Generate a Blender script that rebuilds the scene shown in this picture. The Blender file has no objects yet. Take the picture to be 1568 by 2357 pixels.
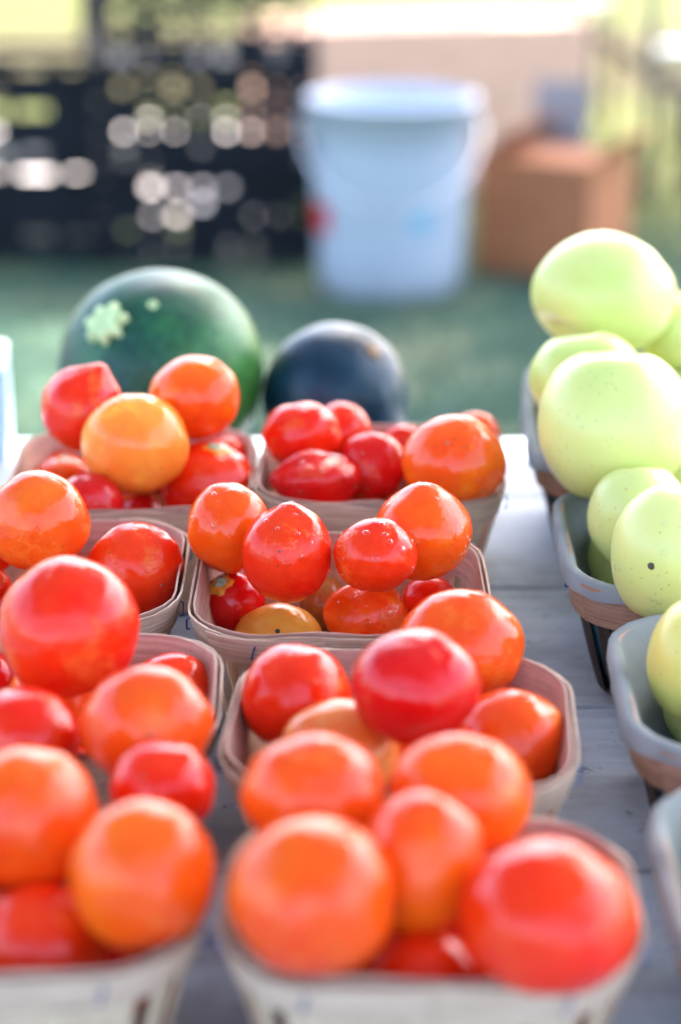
import bpy, bmesh, math, random
import numpy as np
from mathutils import Vector, Matrix, noise as mnoise
random.seed(7)
R = math.radians
scn = bpy.context.scene
C = scn.collection

# ------------------------------------------------------------------ camera, sky, sun, exposure
TZ = 0.65                       # table top above the ground
CAM_Z = TZ + 0.505
PITCH = 19.6
FPX = 70 / 24 * 1568            # focal length in photo units (photo 1568 wide)
cam_d = bpy.data.cameras.new('camera')
cam = bpy.data.objects.new('camera', cam_d); C.objects.link(cam)
cam.location = (0, 0, CAM_Z); cam.rotation_euler = (R(90 - PITCH), 0, 0)
cam_d.sensor_fit = 'HORIZONTAL'; cam_d.sensor_width = 24; cam_d.lens = 70
cam_d.clip_start = 0.05; cam_d.clip_end = 1500
cam_d.dof.use_dof = True; cam_d.dof.focus_distance = 1.13; cam_d.dof.aperture_fstop = 3.0
cam_d.dof.aperture_blades = 0
scn.camera = cam

SUN_EL, SUN_AZ = 50.0, 30.0     # azimuth measured from +Y (away from camera) towards +X
world = bpy.data.worlds.new('World'); scn.world = world; world.use_nodes = True
wn = world.node_tree; wn.nodes.clear()
wo = wn.nodes.new('ShaderNodeOutputWorld'); bg = wn.nodes.new('ShaderNodeBackground')
sky = wn.nodes.new('ShaderNodeTexSky'); sky.sky_type = 'NISHITA'; sky.sun_disc = False
sky.sun_elevation = R(SUN_EL); sky.sun_rotation = R(SUN_AZ)
sky.air_density = 1.0; sky.dust_density = 3.5; sky.ozone_density = 0.6
bg.inputs['Strength'].default_value = 0.15
wn.links.new(sky.outputs[0], bg.inputs['Color']); wn.links.new(bg.outputs[0], wo.inputs['Surface'])
sun_d = bpy.data.lights.new('sun', 'SUN'); sun_d.energy = 3.2; sun_d.angle = R(0.53); sun_d.color = (1, 0.94, 0.84)
sun = bpy.data.objects.new('sun', sun_d); C.objects.link(sun)
sdir = Vector((math.sin(R(SUN_AZ)) * math.cos(R(SUN_EL)), math.cos(R(SUN_AZ)) * math.cos(R(SUN_EL)), math.sin(R(SUN_EL))))
sun.rotation_euler = sdir.to_track_quat('Z', 'Y').to_euler(); sun.location = (3, 5, 8)
vs = scn.view_settings
vs.view_transform = 'Standard'; vs.look = 'None'; vs.gamma = 1; vs.use_curve_mapping = False
vs.exposure = 3.0
scn.cycles.use_denoising = True
scn.cycles.max_bounces = 8
scn.cycles.caustics_reflective = False; scn.cycles.caustics_refractive = False
scn.cycles.sample_clamp_indirect = 8

# ------------------------------------------------------------------ helpers
cp, sp = math.cos(R(PITCH)), math.sin(R(PITCH))
def ray(px, py):                # direction through a photo point, unit depth along the view axis
    u, v = (px - 784) / FPX, (py - 1178) / FPX
    return Vector((u, cp - v * sp, -sp - v * cp))
def at_depth(px, py, d):
    return Vector((0, 0, CAM_Z)) + ray(px, py) * d
def at_z(px, py, z):
    r = ray(px, py); return Vector((0, 0, CAM_Z)) + r * ((z - CAM_Z) / r.z)

def link(o, parent=None):
    C.objects.link(o)
    if parent is not None: o.parent = parent
    return o
def mesh_obj(name, verts, faces, mat, parent=None, smooth=False, loc=None):
    me = bpy.data.meshes.new(name); me.from_pydata([tuple(v) for v in verts], [], faces); me.update()
    if smooth: me.polygons.foreach_set('use_smooth', [True] * len(me.polygons))
    if mat: me.materials.append(mat)
    o = bpy.data.objects.new(name, me)
    if loc is not None: o.location = loc
    return link(o, parent)
def bm_obj(name, bm, mat, parent=None, smooth=False, loc=None):
    me = bpy.data.meshes.new(name); bmesh.ops.recalc_face_normals(bm, faces=bm.faces); bm.to_mesh(me); bm.free()
    if smooth: me.polygons.foreach_set('use_smooth', [True] * len(me.polygons))
    if mat: me.materials.append(mat)
    o = bpy.data.objects.new(name, me)
    if loc is not None: o.location = loc
    return link(o, parent)
def empty(name, loc=(0, 0, 0), rz=0):
    o = bpy.data.objects.new(name, None); o.location = loc; o.rotation_euler = (0, 0, rz); o.empty_display_size = 0.05
    return link(o)
def tag(o, label=None, cat=None, group=None, kind=None):
    if label: o['label'] = label
    if cat: o['category'] = cat
    if group: o['group'] = group
    if kind: o['kind'] = kind
    return o
def box(bm, x0, x1, y0, y1, z0, z1, bevel=0, mtx=None):
    r = bmesh.ops.create_cube(bm, size=1)
    vv = r['verts']
    for v in vv: v.co = Vector(((x0 + x1) / 2 + v.co.x * (x1 - x0), (y0 + y1) / 2 + v.co.y * (y1 - y0), (z0 + z1) / 2 + v.co.z * (z1 - z0)))
    if bevel:
        ed = list({e for v in vv for e in v.link_edges})
        rr = bmesh.ops.bevel(bm, geom=ed, offset=bevel, segments=1, affect='EDGES', profile=0.5)
        vv = list({v for f in rr['faces'] for v in f.verts} | {v for v in vv if v.is_valid})
    if mtx is not None:
        for v in vv: v.co = mtx @ v.co
def tube(bm, pts, rad, seg=8, cap=True):
    pts = [Vector(p) for p in pts]; rads = rad if isinstance(rad, (list, tuple)) else [rad] * len(pts)
    rings = []
    up = Vector((0.13, 0.21, 0.97))
    for i, p in enumerate(pts):
        t = (pts[min(i + 1, len(pts) - 1)] - pts[max(i - 1, 0)]).normalized()
        a = t.cross(up)
        if a.length < 1e-3: a = t.cross(Vector((1, 0, 0)))
        a.normalize(); b = t.cross(a)
        rings.append([bm.verts.new(p + (a * math.cos(k * 2 * math.pi / seg) + b * math.sin(k * 2 * math.pi / seg)) * rads[i]) for k in range(seg)])
    for i in range(len(rings) - 1):
        for k in range(seg):
            bm.faces.new((rings[i][k], rings[i][(k + 1) % seg], rings[i + 1][(k + 1) % seg], rings[i + 1][k]))
    if cap:
        bm.faces.new(rings[0]); bm.faces.new(rings[-1][::-1])

# ------------------------------------------------------------------ materials
class NT:
    def __init__(s, name):
        s.m = bpy.data.materials.new(name); s.m.use_nodes = True; s.t = s.m.node_tree; s.t.nodes.clear()
        s.out = s.n('ShaderNodeOutputMaterial'); s.b = s.n('ShaderNodeBsdfPrincipled'); s.l(s.b.outputs[0], s.out.inputs[0])
        s.tc = s.n('ShaderNodeTexCoord')
    def n(s, t, **k):
        x = s.t.nodes.new(t)
        for a, v in k.items(): setattr(x, a, v)
        return x
    def l(s, a, b): s.t.links.new(a, b)
    def noise(s, scale, detail=3, rough=0.55, vec=None, map_scale=None, rnd=False):
        x = s.n('ShaderNodeTexNoise'); x.inputs['Scale'].default_value = scale; x.inputs['Detail'].default_value = detail; x.inputs['Roughness'].default_value = rough
        v = vec or s.tc.outputs['Object']
        if map_scale:
            mp = s.n('ShaderNodeMapping'); mp.inputs['Scale'].default_value = map_scale; s.l(v, mp.inputs['Vector']); v = mp.outputs[0]
        if rnd:
            x.noise_dimensions = '4D'; oi = s.n('ShaderNodeObjectInfo'); mm = s.n('ShaderNodeMath', operation='MULTIPLY'); mm.inputs[1].default_value = 40
            s.l(oi.outputs['Random'], mm.inputs[0]); s.l(mm.outputs[0], x.inputs['W'])
        s.l(v, x.inputs['Vector']); return x
    def ramp(s, fac, stops, interp='LINEAR'):
        r = s.n('ShaderNodeValToRGB'); r.color_ramp.interpolation = interp; e = r.color_ramp.elements
        while len(e) < len(stops): e.new(0.5)
        for k, (p, c) in enumerate(stops):
            e[k].position = p; e[k].color = (*c, 1) if len(c) == 3 else c
        s.l(fac, r.inputs[0]); return r
    def mix(s, fac, a, b, blend='MIX'):
        x = s.n('ShaderNodeMix', data_type='RGBA', blend_type=blend)
        for i, v in ((0, fac), (6, a), (7, b)):
            if hasattr(v, 'links') or hasattr(v, 'is_linked'): s.l(v, x.inputs[i])
            elif i == 0: x.inputs[0].default_value = v
            else: x.inputs[i].default_value = (*v, 1)
        return x.outputs[2]
    def bump(s, h, strength, dist=0.001):
        b = s.n('ShaderNodeBump'); b.inputs['Strength'].default_value = strength; b.inputs['Distance'].default_value = dist
        s.l(h, b.inputs['Height']); s.l(b.outputs[0], s.b.inputs['Normal']); return b
    def set(s, **k):
        for a, v in k.items():
            i = s.b.inputs[a.replace('_', ' ')]
            i.default_value = (*v, 1) if isinstance(v, tuple) and len(v) == 3 and i.type == 'RGBA' else v
        return s

def plain(name, col, rough=0.5, var=0.15, scale=20, bump=0.0, **k):
    n = NT(name); x = n.noise(scale, 4)
    r = n.ramp(x.outputs['Fac'], [(0.3, tuple(c * (1 - var) for c in col)), (0.7, tuple(min(1, c * (1 + var)) for c in col))])
    n.l(r.outputs[0], n.b.inputs['Base Color']); n.set(Roughness=rough, **k)
    if bump: n.bump(x.outputs['Fac'], bump, 0.002)
    return n.m

_fm = {}
def tomato_mat(kind):
    if kind in _fm: return _fm[kind]
    cols = {  # main, patch, patch amount
        'red':    ((0.78, 0.012, 0.004), (0.84, 0.060, 0.004), 0.58),
        'deep':   ((0.58, 0.003, 0.006), (0.72, 0.010, 0.006), 0.55),
        'redor':  ((0.80, 0.045, 0.006), (0.88, 0.140, 0.008), 0.52),
        'orange': ((0.90, 0.140, 0.006), (0.82, 0.040, 0.005), 0.50),
        'yellow': ((0.88, 0.320, 0.045), (0.86, 0.160, 0.012), 0.60),
        'mottle': ((0.86, 0.160, 0.008), (0.72, 0.440, 0.070), 0.54),
        'pale':   ((0.84, 0.180, 0.025), (0.62, 0.440, 0.190), 0.60),  # patch colour stands for a grey-white highlight on orange skin
        'olive':  ((0.32, 0.190, 0.040), (0.50, 0.120, 0.020), 0.55),
    }[kind]
    n = NT('tomato_skin_' + kind)
    a = n.noise(17, 2, 0.5, rnd=True)
    f = n.ramp(a.outputs['Fac'], [(cols[2] - 0.16, (0, 0, 0)), (cols[2] + 0.14, (1, 1, 1))])
    base = n.mix(f.outputs[0], cols[0], cols[1])
    a2 = n.noise(46, 6, 0.7, rnd=True); f2 = n.ramp(a2.outputs['Fac'], [(0.44, (0, 0, 0)), (0.62, (0.75,) * 3)])
    base = n.mix(f2.outputs[0], base, n.mix(0.55, cols[1], cols[0]))
    base = n.mix(n.ramp(a2.outputs['Fac'], [(0.30, (0.55,) * 3), (0.44, (0, 0, 0))]).outputs[0], base, tuple(c * f for c, f in zip(cols[0], (1.0, 1.9, 1.4))))
    b = n.noise(110, 4, 0.65, rnd=True)                     # fine mottling of the skin
    g = n.ramp(b.outputs['Fac'], [(0.40, (1, 1, 1)), (0.70, (0.95, 0.66, 0.60))])
    base = n.mix(0.6, base, g.outputs[0], 'MULTIPLY')
    vo = n.n('ShaderNodeTexVoronoi'); vo.inputs['Scale'].default_value = 150; n.l(n.tc.outputs['Object'], vo.inputs['Vector'])
    sp_ = n.ramp(vo.outputs['Distance'], [(0.10, (1, 1, 1)), (0.17, (0, 0, 0))])
    gate = n.noise(40, 1, rnd=True); gg = n.ramp(gate.outputs['Fac'], [(0.56, (0, 0, 0)), (0.66, (1, 1, 1))])
    mk = n.mix(1.0, sp_.outputs[0], gg.outputs[0], 'MULTIPLY')
    base = n.mix(mk, base, (0.16, 0.06, 0.01))
    n.l(base, n.b.inputs['Base Color'])
    ro = n.noise(60, 3, rnd=True); rr = n.ramp(ro.outputs['Fac'], [(0.32, (0.07,) * 3), (0.68, (0.30,) * 3)])
    n.l(rr.outputs[0], n.b.inputs['Roughness'])
    n.set(Specular_IOR_Level=0.36, Subsurface_Weight=0.10, Subsurface_Scale=0.006, Subsurface_Radius=(1.0, 0.25, 0.12), Coat_Weight=0.0)
    cr = n.noise(34, 5, 0.72, rnd=True); cm = n.ramp(cr.outputs['Fac'], [(0.57, (0, 0, 0)), (0.63, (1, 1, 1))])     # corky weathered patches
    w = n.noise(52, 3, 0.5, rnd=True); fi = n.noise(420, 3, 0.6)
    hm = n.n('ShaderNodeMath', operation='MULTIPLY_ADD'); n.l(fi.outputs['Fac'], hm.inputs[0]); n.l(cm.outputs[0], hm.inputs[1]); hs = n.n('ShaderNodeMath', operation='MULTIPLY'); hs.inputs[1].default_value = 3.2; n.l(w.outputs['Fac'], hs.inputs[0]); n.l(hs.outputs[0], hm.inputs[2])
    n.bump(hm.outputs[0], 0.42, 0.0012)
    base = n.mix(n.ramp(cr.outputs['Fac'], [(0.57, (0, 0, 0)), (0.65, (0.5,) * 3)]).outputs[0], base, tuple(c * .55 + d * .45 for c, d in zip(cols[1], (0.86, 0.28, 0.05)))); n.l(base, n.b.inputs['Base Color'])
    _fm[kind] = n.m; return n.m

def apple_mat(blush):
    k = 'apple%d' % blush
    if k in _fm: return _fm[k]
    n = NT('apple_skin_blush' if blush else 'apple_skin')
    a = n.noise(9, 2, rnd=True)
    f = n.ramp(a.outputs['Fac'], [(0.3, (0.46, 0.60, 0.14)), (0.52, (0.62, 0.69, 0.23)), (0.75, (0.72, 0.71, 0.26))])
    sz = n.n('ShaderNodeSeparateXYZ'); n.l(n.tc.outputs['Object'], sz.inputs[0]); mr = n.n('ShaderNodeMapRange'); mr.inputs['From Min'].default_value = 0.02; mr.inputs['From Max'].default_value = -0.035; mr.inputs['To Max'].default_value = 0.7; n.l(sz.outputs['Z'], mr.inputs['Value'])
    base = n.mix(mr.outputs[0], f.outputs[0], (0.70, 0.68, 0.20))
    if blush:
        sx = n.n('ShaderNodeSeparateXYZ'); n.l(n.tc.outputs['Object'], sx.inputs[0])
        b = n.noise(25, 2); mm = n.n('ShaderNodeMath', operation='MULTIPLY_ADD'); mm.inputs[1].default_value = 0.02; n.l(b.outputs['Fac'], mm.inputs[0]); n.l(sx.outputs['X'], mm.inputs[2])
        bl = n.ramp(mm.outputs[0], [(0.0, (0, 0, 0)), (0.026, (0.75,) * 3)])
        base = n.mix(0.55, base, (0.74, 0.58, 0.10)); base = n.mix(bl.outputs[0], base, (0.72, 0.26, 0.14))
    vo = n.n('ShaderNodeTexVoronoi'); vo.inputs['Scale'].default_value = 210; n.l(n.tc.outputs['Object'], vo.inputs['Vector'])
    s_ = n.ramp(vo.outputs['Distance'], [(0.10, (0.6,) * 3), (0.16, (0, 0, 0))])
    base = n.mix(s_.outputs[0], base, (0.30, 0.36, 0.08))
    n.l(base, n.b.inputs['Base Color'])
    n.set(Roughness=0.36, Specular_IOR_Level=0.35, Subsurface_Weight=0.15, Subsurface_Scale=0.006, Coat_Weight=0.15, Coat_Roughness=0.15)
    w = n.noise(60, 3); n.bump(w.outputs['Fac'], 0.08, 0.002)
    _fm[k] = n.m; return n.m

def wood_mat(name, ca, cb, grain=(6, 60, 260), rough=0.65, bump=0.25, stain=0.35):
    n = NT(name)
    g = n.noise(1, 5, 0.6, map_scale=grain, rnd=True)
    r = n.ramp(g.outputs['Fac'], [(0.32, ca), (0.68, cb)])
    st = n.noise(35, 3, rnd=True); sr = n.ramp(st.outputs['Fac'], [(0.55, (1, 1, 1)), (0.75, (1 - stain,) * 3)])
    n.l(n.mix(0.8, r.outputs[0], sr.outputs[0], 'MULTIPLY'), n.b.inputs['Base Color'])
    n.set(Roughness=rough, Specular_IOR_Level=0.35); n.bump(g.outputs['Fac'], bump, 0.0006); return n.m
M = {}
M['veneer'] = wood_mat('pale_veneer', (0.38, 0.24, 0.16), (0.70, 0.53, 0.40), grain=(22, 22, 650))
M['veneer_in'] = wood_mat('inner_veneer', (0.34, 0.20, 0.15), (0.58, 0.40, 0.32), grain=(22, 22, 650))
M['slat'] = wood_mat('slat_veneer', (0.48, 0.34, 0.22), (0.66, 0.50, 0.35), grain=(300, 300, 12))
M['brown_band'] = wood_mat('brown_veneer', (0.32, 0.17, 0.10), (0.54, 0.33, 0.22), grain=(22, 22, 650))
M['dark_slat'] = wood_mat('dark_veneer_slat', (0.035, 0.024, 0.020), (0.08, 0.055, 0.045), grain=(300, 300, 12))  # apple basket slats, nearly black veneer
M['staple'] = plain('blue_staple', (0.03, 0.10, 0.30), 0.3, Metallic=0.6)
M['stem'] = plain('pale_green_stem', (0.52, 0.68, 0.34), 0.6, 0.25, 180, 0.4)
M['scar'] = plain('grey_green_scar', (0.34, 0.46, 0.30), 0.7, 0.4, 300, 0.5)
M['scar_dark'] = plain('dark_scar', (0.06, 0.05, 0.03), 0.7, 0.4, 300, 0.5)
M['scar_brown'] = plain('brown_scar', (0.24, 0.15, 0.09), 0.7, 0.4, 300, 0.5)
M['ring'] = plain('orange_shoulder', (0.78, 0.30, 0.03), 0.35, 0.3, 200)
M['liner_back'] = plain('teal_cloth', (0.12, 0.34, 0.42), 0.9, 0.15, 60, 0.2)
M['crate'] = plain('black_plastic', (0.005, 0.007, 0.012), 0.6, 0.3, 6, Specular_IOR_Level=0.15)
M['plastic'] = plain('white_plastic', (0.37, 0.41, 0.49), 0.42, 0.05, 5, Subsurface_Weight=0.0)
M['bright_sheet'] = plain('pale_added_sheet', (0.60, 0.53, 0.49), 0.6, 0.35, 5)  # reflecting sheet, added to light up the crate holes
M['metal'] = plain('wire_metal', (0.8, 0.8, 0.8), 0.15, 0.05, 5, Metallic=1.0)
M['red_print'] = plain('red_print', (0.62, 0.01, 0.03), 0.5)
M['blue_print'] = plain('blue_print', (0.16, 0.42, 0.58), 0.5)
M['card_shade'] = plain('shaded_cardboard', (0.30, 0.26, 0.26), 0.8, 0.1, 10, 0.1)  # upright flap: shade and blue skylight put into the cardboard colour
M['card'] = plain('brown_cardboard', (0.35, 0.125, 0.05), 0.8, 0.12, 14, 0.1)
M['card_pale'] = plain('pale_cardboard', (0.74, 0.43, 0.29), 0.75, 0.06, 6, 0.1)
M['white_paint'] = plain('white_paint', (0.8, 0.8, 0.78), 0.4, 0.04, 5)
M['post'] = plain('weathered_post', (0.13, 0.11, 0.09), 0.8, 0.3, 15, 0.3)
M['hose'] = plain('black_rubber', (0.02, 0.02, 0.02), 0.5)
M['bark'] = plain('bark', (0.12, 0.085, 0.06), 0.9, 0.4, 20, 0.8)
M['steel'] = plain('grey_steel', (0.45, 0.46, 0.48), 0.4, 0.1, 6, Metallic=0.7)
M['tin'] = plain('pale_blue_carton', (0.52, 0.66, 0.80), 0.3, 0.08, 12)
n = NT('water'); tr = n.n('ShaderNodeBsdfTransparent'); gl = n.n('ShaderNodeBsdfGlossy'); gl.inputs['Roughness'].default_value = 0.02
lw = n.n('ShaderNodeLayerWeight'); lw.inputs['Blend'].default_value = 0.35; fr = n.n('ShaderNodeMath', operation='MULTIPLY'); fr.inputs[1].default_value = 0.55; n.l(lw.outputs['Facing'], fr.inputs[0]); mx = n.n('ShaderNodeMixShader'); n.l(fr.outputs[0], mx.inputs[0]); n.l(tr.outputs[0], mx.inputs[1]); n.l(gl.outputs[0], mx.inputs[2]); n.l(mx.outputs[0], n.out.inputs[0]); M['water'] = n.m
n = NT('liner_cloth'); a = n.noise(1, 3, map_scale=(900, 900, 400)); b = n.noise(25, 2)
r = n.ramp(b.outputs['Fac'], [(0.3, (0.21, 0.23, 0.23)), (0.7, (0.30, 0.32, 0.31))]); n.l(r.outputs[0], n.b.inputs['Base Color'])
n.set(Roughness=0.9, Specular_IOR_Level=0.1); n.bump(a.outputs['Fac'], 0.4, 0.0008); M['liner'] = n.m
# big green gourd: light ribs of mottled green
n = NT('green_rind'); a = n.noise(14, 4, 0.6); b = n.noise(160, 4, 0.7)
r = n.ramp(a.outputs['Fac'], [(0.34, (0.003, 0.045, 0.040)), (0.52, (0.010, 0.095, 0.045)), (0.70, (0.035, 0.18, 0.055))])
s2 = n.ramp(b.outputs['Fac'], [(0.45, (0.75, 0.75, 0.75)), (0.75, (1.8, 1.5, 1.8))])
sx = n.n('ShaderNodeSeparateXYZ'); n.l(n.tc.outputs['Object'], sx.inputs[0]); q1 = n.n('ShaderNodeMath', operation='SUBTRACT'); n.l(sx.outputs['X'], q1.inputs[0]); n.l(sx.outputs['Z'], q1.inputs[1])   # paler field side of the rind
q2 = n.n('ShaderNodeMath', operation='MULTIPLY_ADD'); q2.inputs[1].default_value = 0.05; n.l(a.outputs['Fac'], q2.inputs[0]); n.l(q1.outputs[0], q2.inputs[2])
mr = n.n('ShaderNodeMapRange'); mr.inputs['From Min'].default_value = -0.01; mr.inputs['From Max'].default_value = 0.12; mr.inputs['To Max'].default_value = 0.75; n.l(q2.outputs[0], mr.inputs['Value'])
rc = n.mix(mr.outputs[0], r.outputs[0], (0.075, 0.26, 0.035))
n.l(n.mix(1, rc, s2.outputs[0], 'MULTIPLY'), n.b.inputs['Base Color']); n.set(Roughness=0.40, Specular_IOR_Level=0.32)
c = n.noise(45, 2); n.bump(c.outputs['Fac'], 0.15, 0.002); M['rind'] = n.m
n = NT('dark_rind'); a = n.noise(30, 4, 0.6)
r = n.ramp(a.outputs['Fac'], [(0.35, (0.002, 0.020, 0.042)), (0.7, (0.007, 0.042, 0.078))]); n.l(r.outputs[0], n.b.inputs['Base Color'])
n.set(Roughness=0.34, Specular_IOR_Level=0.34); c = n.noise(60, 3); n.bump(c.outputs['Fac'], 0.12, 0.002); M['dark_rind'] = n.m
# table boards
n = NT('weathered_board'); a = n.noise(1, 6, 0.65, map_scale=(7, 120, 60), rnd=True); b = n.noise(9, 4, 0.6); d = n.noise(55, 5, 0.7)
r = n.ramp(a.outputs['Fac'], [(0.25, (0.33, 0.39, 0.48)), (0.75, (0.50, 0.56, 0.65))])
st = n.ramp(b.outputs['Fac'], [(0.36, (1.08, 1.08, 1.08)), (0.52, (0.92, 0.90, 0.88)), (0.68, (0.58, 0.52, 0.48))])
pt = n.ramp(d.outputs['Fac'], [(0.30, (0.35, 0.35, 0.38)), (0.40, (1, 1, 1))])
q = n.mix(1, r.outputs[0], st.outputs[0], 'MULTIPLY'); q = n.mix(0.85, q, pt.outputs[0], 'MULTIPLY'); n.l(q, n.b.inputs['Base Color'])
n.set(Roughness=0.72, Specular_IOR_Level=0.35); n.bump(d.outputs['Fac'], 0.35, 0.0015); M['board'] = n.m
# ground
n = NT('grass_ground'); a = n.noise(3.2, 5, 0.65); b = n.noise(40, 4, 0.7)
r = n.ramp(a.outputs['Fac'], [(0.38, (0.022, 0.060, 0.052)), (0.50, (0.060, 0.110, 0.078)), (0.60, (0.170, 0.185, 0.120))])  # near grass: bluish tint of the tree shade put into the colour
r2 = n.ramp(a.outputs['Fac'], [(0.30, (0.070, 0.092, 0.018)), (0.52, (0.100, 0.110, 0.028)), (0.72, (0.135, 0.120, 0.050))])  # far grass: yellow of the sunlit part put into the colour
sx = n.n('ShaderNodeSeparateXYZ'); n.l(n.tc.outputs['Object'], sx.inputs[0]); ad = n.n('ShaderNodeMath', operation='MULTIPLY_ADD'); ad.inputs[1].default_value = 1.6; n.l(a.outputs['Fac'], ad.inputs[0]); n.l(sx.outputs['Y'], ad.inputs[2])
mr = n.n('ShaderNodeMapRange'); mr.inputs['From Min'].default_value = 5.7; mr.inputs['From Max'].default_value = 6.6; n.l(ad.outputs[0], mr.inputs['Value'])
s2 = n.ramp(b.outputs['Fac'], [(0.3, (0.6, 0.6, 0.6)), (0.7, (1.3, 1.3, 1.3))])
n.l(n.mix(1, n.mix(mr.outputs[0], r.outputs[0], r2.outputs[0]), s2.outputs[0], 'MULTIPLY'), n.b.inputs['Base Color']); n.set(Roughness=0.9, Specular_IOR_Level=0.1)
n.bump(b.outputs['Fac'], 0.6, 0.03); M['ground'] = n.m
n = NT('gravel'); a = n.noise(3, 4); b = n.noise(60, 4, 0.7)
r = n.ramp(a.outputs['Fac'], [(0.3, (0.075, 0.066, 0.030)), (0.7, (0.105, 0.092, 0.050))]); s2 = n.ramp(b.outputs['Fac'], [(0.3, (0.7,) * 3), (0.7, (1.15,) * 3)])
n.l(n.mix(1, r.outputs[0], s2.outputs[0], 'MULTIPLY'), n.b.inputs['Base Color']); n.set(Roughness=0.95, Specular_IOR_Level=0.05); n.bump(b.outputs['Fac'], 0.6, 0.02); M['gravel'] = n.m
def leaf_mat(name, ca, cb):
    n = NT(name); g = n.n('ShaderNodeNewGeometry'); r = n.ramp(g.outputs['Random Per Island'], [(0, ca), (1, cb)])
    n.l(r.outputs[0], n.b.inputs['Base Color']); n.set(Roughness=0.6)
    t = n.n('ShaderNodeBsdfTranslucent'); n.l(r.outputs[0], t.inputs['Color']); mx = n.n('ShaderNodeMixShader'); mx.inputs[0].default_value = 0.35
    n.l(n.b.outputs[0], mx.inputs[1]); n.l(t.outputs[0], mx.inputs[2]); n.l(mx.outputs[0], n.out.inputs[0]); return n.m
M['leaf'] = leaf_mat('leaf', (0.035, 0.07, 0.015), (0.10, 0.15, 0.03))
M['blade'] = leaf_mat('grass_blade', (0.045, 0.09, 0.06), (0.12, 0.17, 0.09))
# canopy cloth: woven blue cloth, lets a little light through
n = NT('canopy_cloth'); a = n.noise(4, 2); r = n.ramp(a.outputs['Fac'], [(0.3, (0.07, 0.08, 0.10)), (0.7, (0.09, 0.10, 0.12))]); n.l(r.outputs[0], n.b.inputs['Base Color'])
n.set(Roughness=0.8); t = n.n('ShaderNodeBsdfTranslucent'); t.inputs['Color'].default_value = (0.11, 0.11, 0.12, 1); mx = n.n('ShaderNodeMixShader'); mx.inputs[0].default_value = 0.4
n.l(n.b.outputs[0], mx.inputs[1]); n.l(t.outputs[0], mx.inputs[2]); n.l(mx.outputs[0], n.out.inputs[0]); M['canopy'] = n.m

# ------------------------------------------------------------------ setting
def grid_sheet(name, x0, x1, y0, y1, nx, ny, z, mat, amp=0.0):
    vv, ff = [], []
    for j in range(ny + 1):
        for i in range(nx + 1):
            x, y = x0 + (x1 - x0) * i / nx, y0 + (y1 - y0) * j / ny
            vv.append((x, y, z + (amp * mnoise.noise((x * 0.6, y * 0.6, 0)) if amp else 0)))
    for j in range(ny):
        for i in range(nx):
            a = j * (nx + 1) + i; ff.append((a, a + 1, a + nx + 2, a + nx + 1))
    return mesh_obj(name, vv, ff, mat, smooth=True)
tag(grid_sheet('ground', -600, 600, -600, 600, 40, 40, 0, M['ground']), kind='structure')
tag(grid_sheet('gravel_path', -60, 60, 8.3, 11.2, 60, 6, 0.006, M['gravel']), kind='structure')
# grass blades
rng = np.random.default_rng(3)
vv, ff = [], []
for k in range(26000):
    y = 1.9 + 3.9 * rng.random(); x = (rng.random() * 2 - 1) * (0.35 + y * 0.24)
    h = 0.02 + 0.035 * rng.random(); a = rng.random() * 6.28; w = 0.0025
    dx, dy = math.cos(a) * w, math.sin(a) * w; lx, ly = (rng.random() - .5) * h, (rng.random() - .5) * h
    b = len(vv); vv += [(x - dx, y - dy, 0), (x + dx, y + dy, 0), (x + lx, y + ly, h)]; ff.append((b, b + 1, b + 2))
tag(mesh_obj('grass', vv, ff, M['blade']), 'short green grass growing behind the table', 'grass', kind='stuff')

# table
tab = empty('market_table', (0, 0, TZ)); tag(tab, 'long weathered grey market table of boards carrying the fruit baskets', 'table')
ys = [0.10, 0.31, 0.50, 0.69, 0.881, 1.073, 1.264, 1.455, 1.606]
for i in range(len(ys) - 1):
    g = 0.0012
    bm = bmesh.new(); L0, L1 = -1.35, 1.25
    box(bm, L0 + random.uniform(-.01, .01), L1 + random.uniform(-.01, .01), ys[i] + g, ys[i + 1] - g, -0.035, -0.0002 * (i % 3), bevel=0.0018)
    bm_obj('board', bm, M['board'], tab)
for x in (-1.1, 1.0):
    for y in (0.25, 1.48):
        bm = bmesh.new(); box(bm, x - .03, x + .03, y - .03, y + .03, -TZ, -0.1, 0.003); bm_obj('leg', bm, M['board'], tab)
    bm = bmesh.new(); box(bm, x - .02, x + .02, 0.2, 1.53, -0.1, -0.036, 0.003); bm_obj('cross_rail', bm, M['board'], tab)

# canopy over the stall (out of the picture, shades the fruit)
can = empty('canopy_tent', (0, 0, 0)); tag(can, 'dark grey cloth canopy tent on steel legs over the market table', 'canopy')
cx0, cx1, cy0, cy1, cz, pk = -1.75, 1.32, -0.55, 2.60, 2.22, 2.70
vv = [(cx0, cy0, cz), (cx1, cy0, cz), (cx1, cy1, cz), (cx0, cy1, cz), ((cx0 + cx1) / 2, (cy0 + cy1) / 2, pk)]
mesh_obj('roof', vv, [(0, 1, 4), (1, 2, 4), (2, 3, 4), (3, 0, 4)], M['canopy'], can)
for (a, b) in ((0, 1), (1, 2), (2, 3), (3, 0)):
    va, vb = Vector(vv[a]), Vector(vv[b]); d = Vector((0, 0, 0.12))
    mesh_obj('valance', [va, vb, vb - d, va - d], [(0, 1, 2, 3)], M['canopy'], can)
for k in range(4):
    bm = bmesh.new(); p = Vector(vv[k]); c0 = Vector(vv[4]); q = p + (c0 - p) * 0.01
    tube(bm, [(q.x, q.y, 0), (q.x, q.y, cz - 0.02)], 0.016, 8); bm_obj('leg', bm, M['steel'], can)

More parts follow.
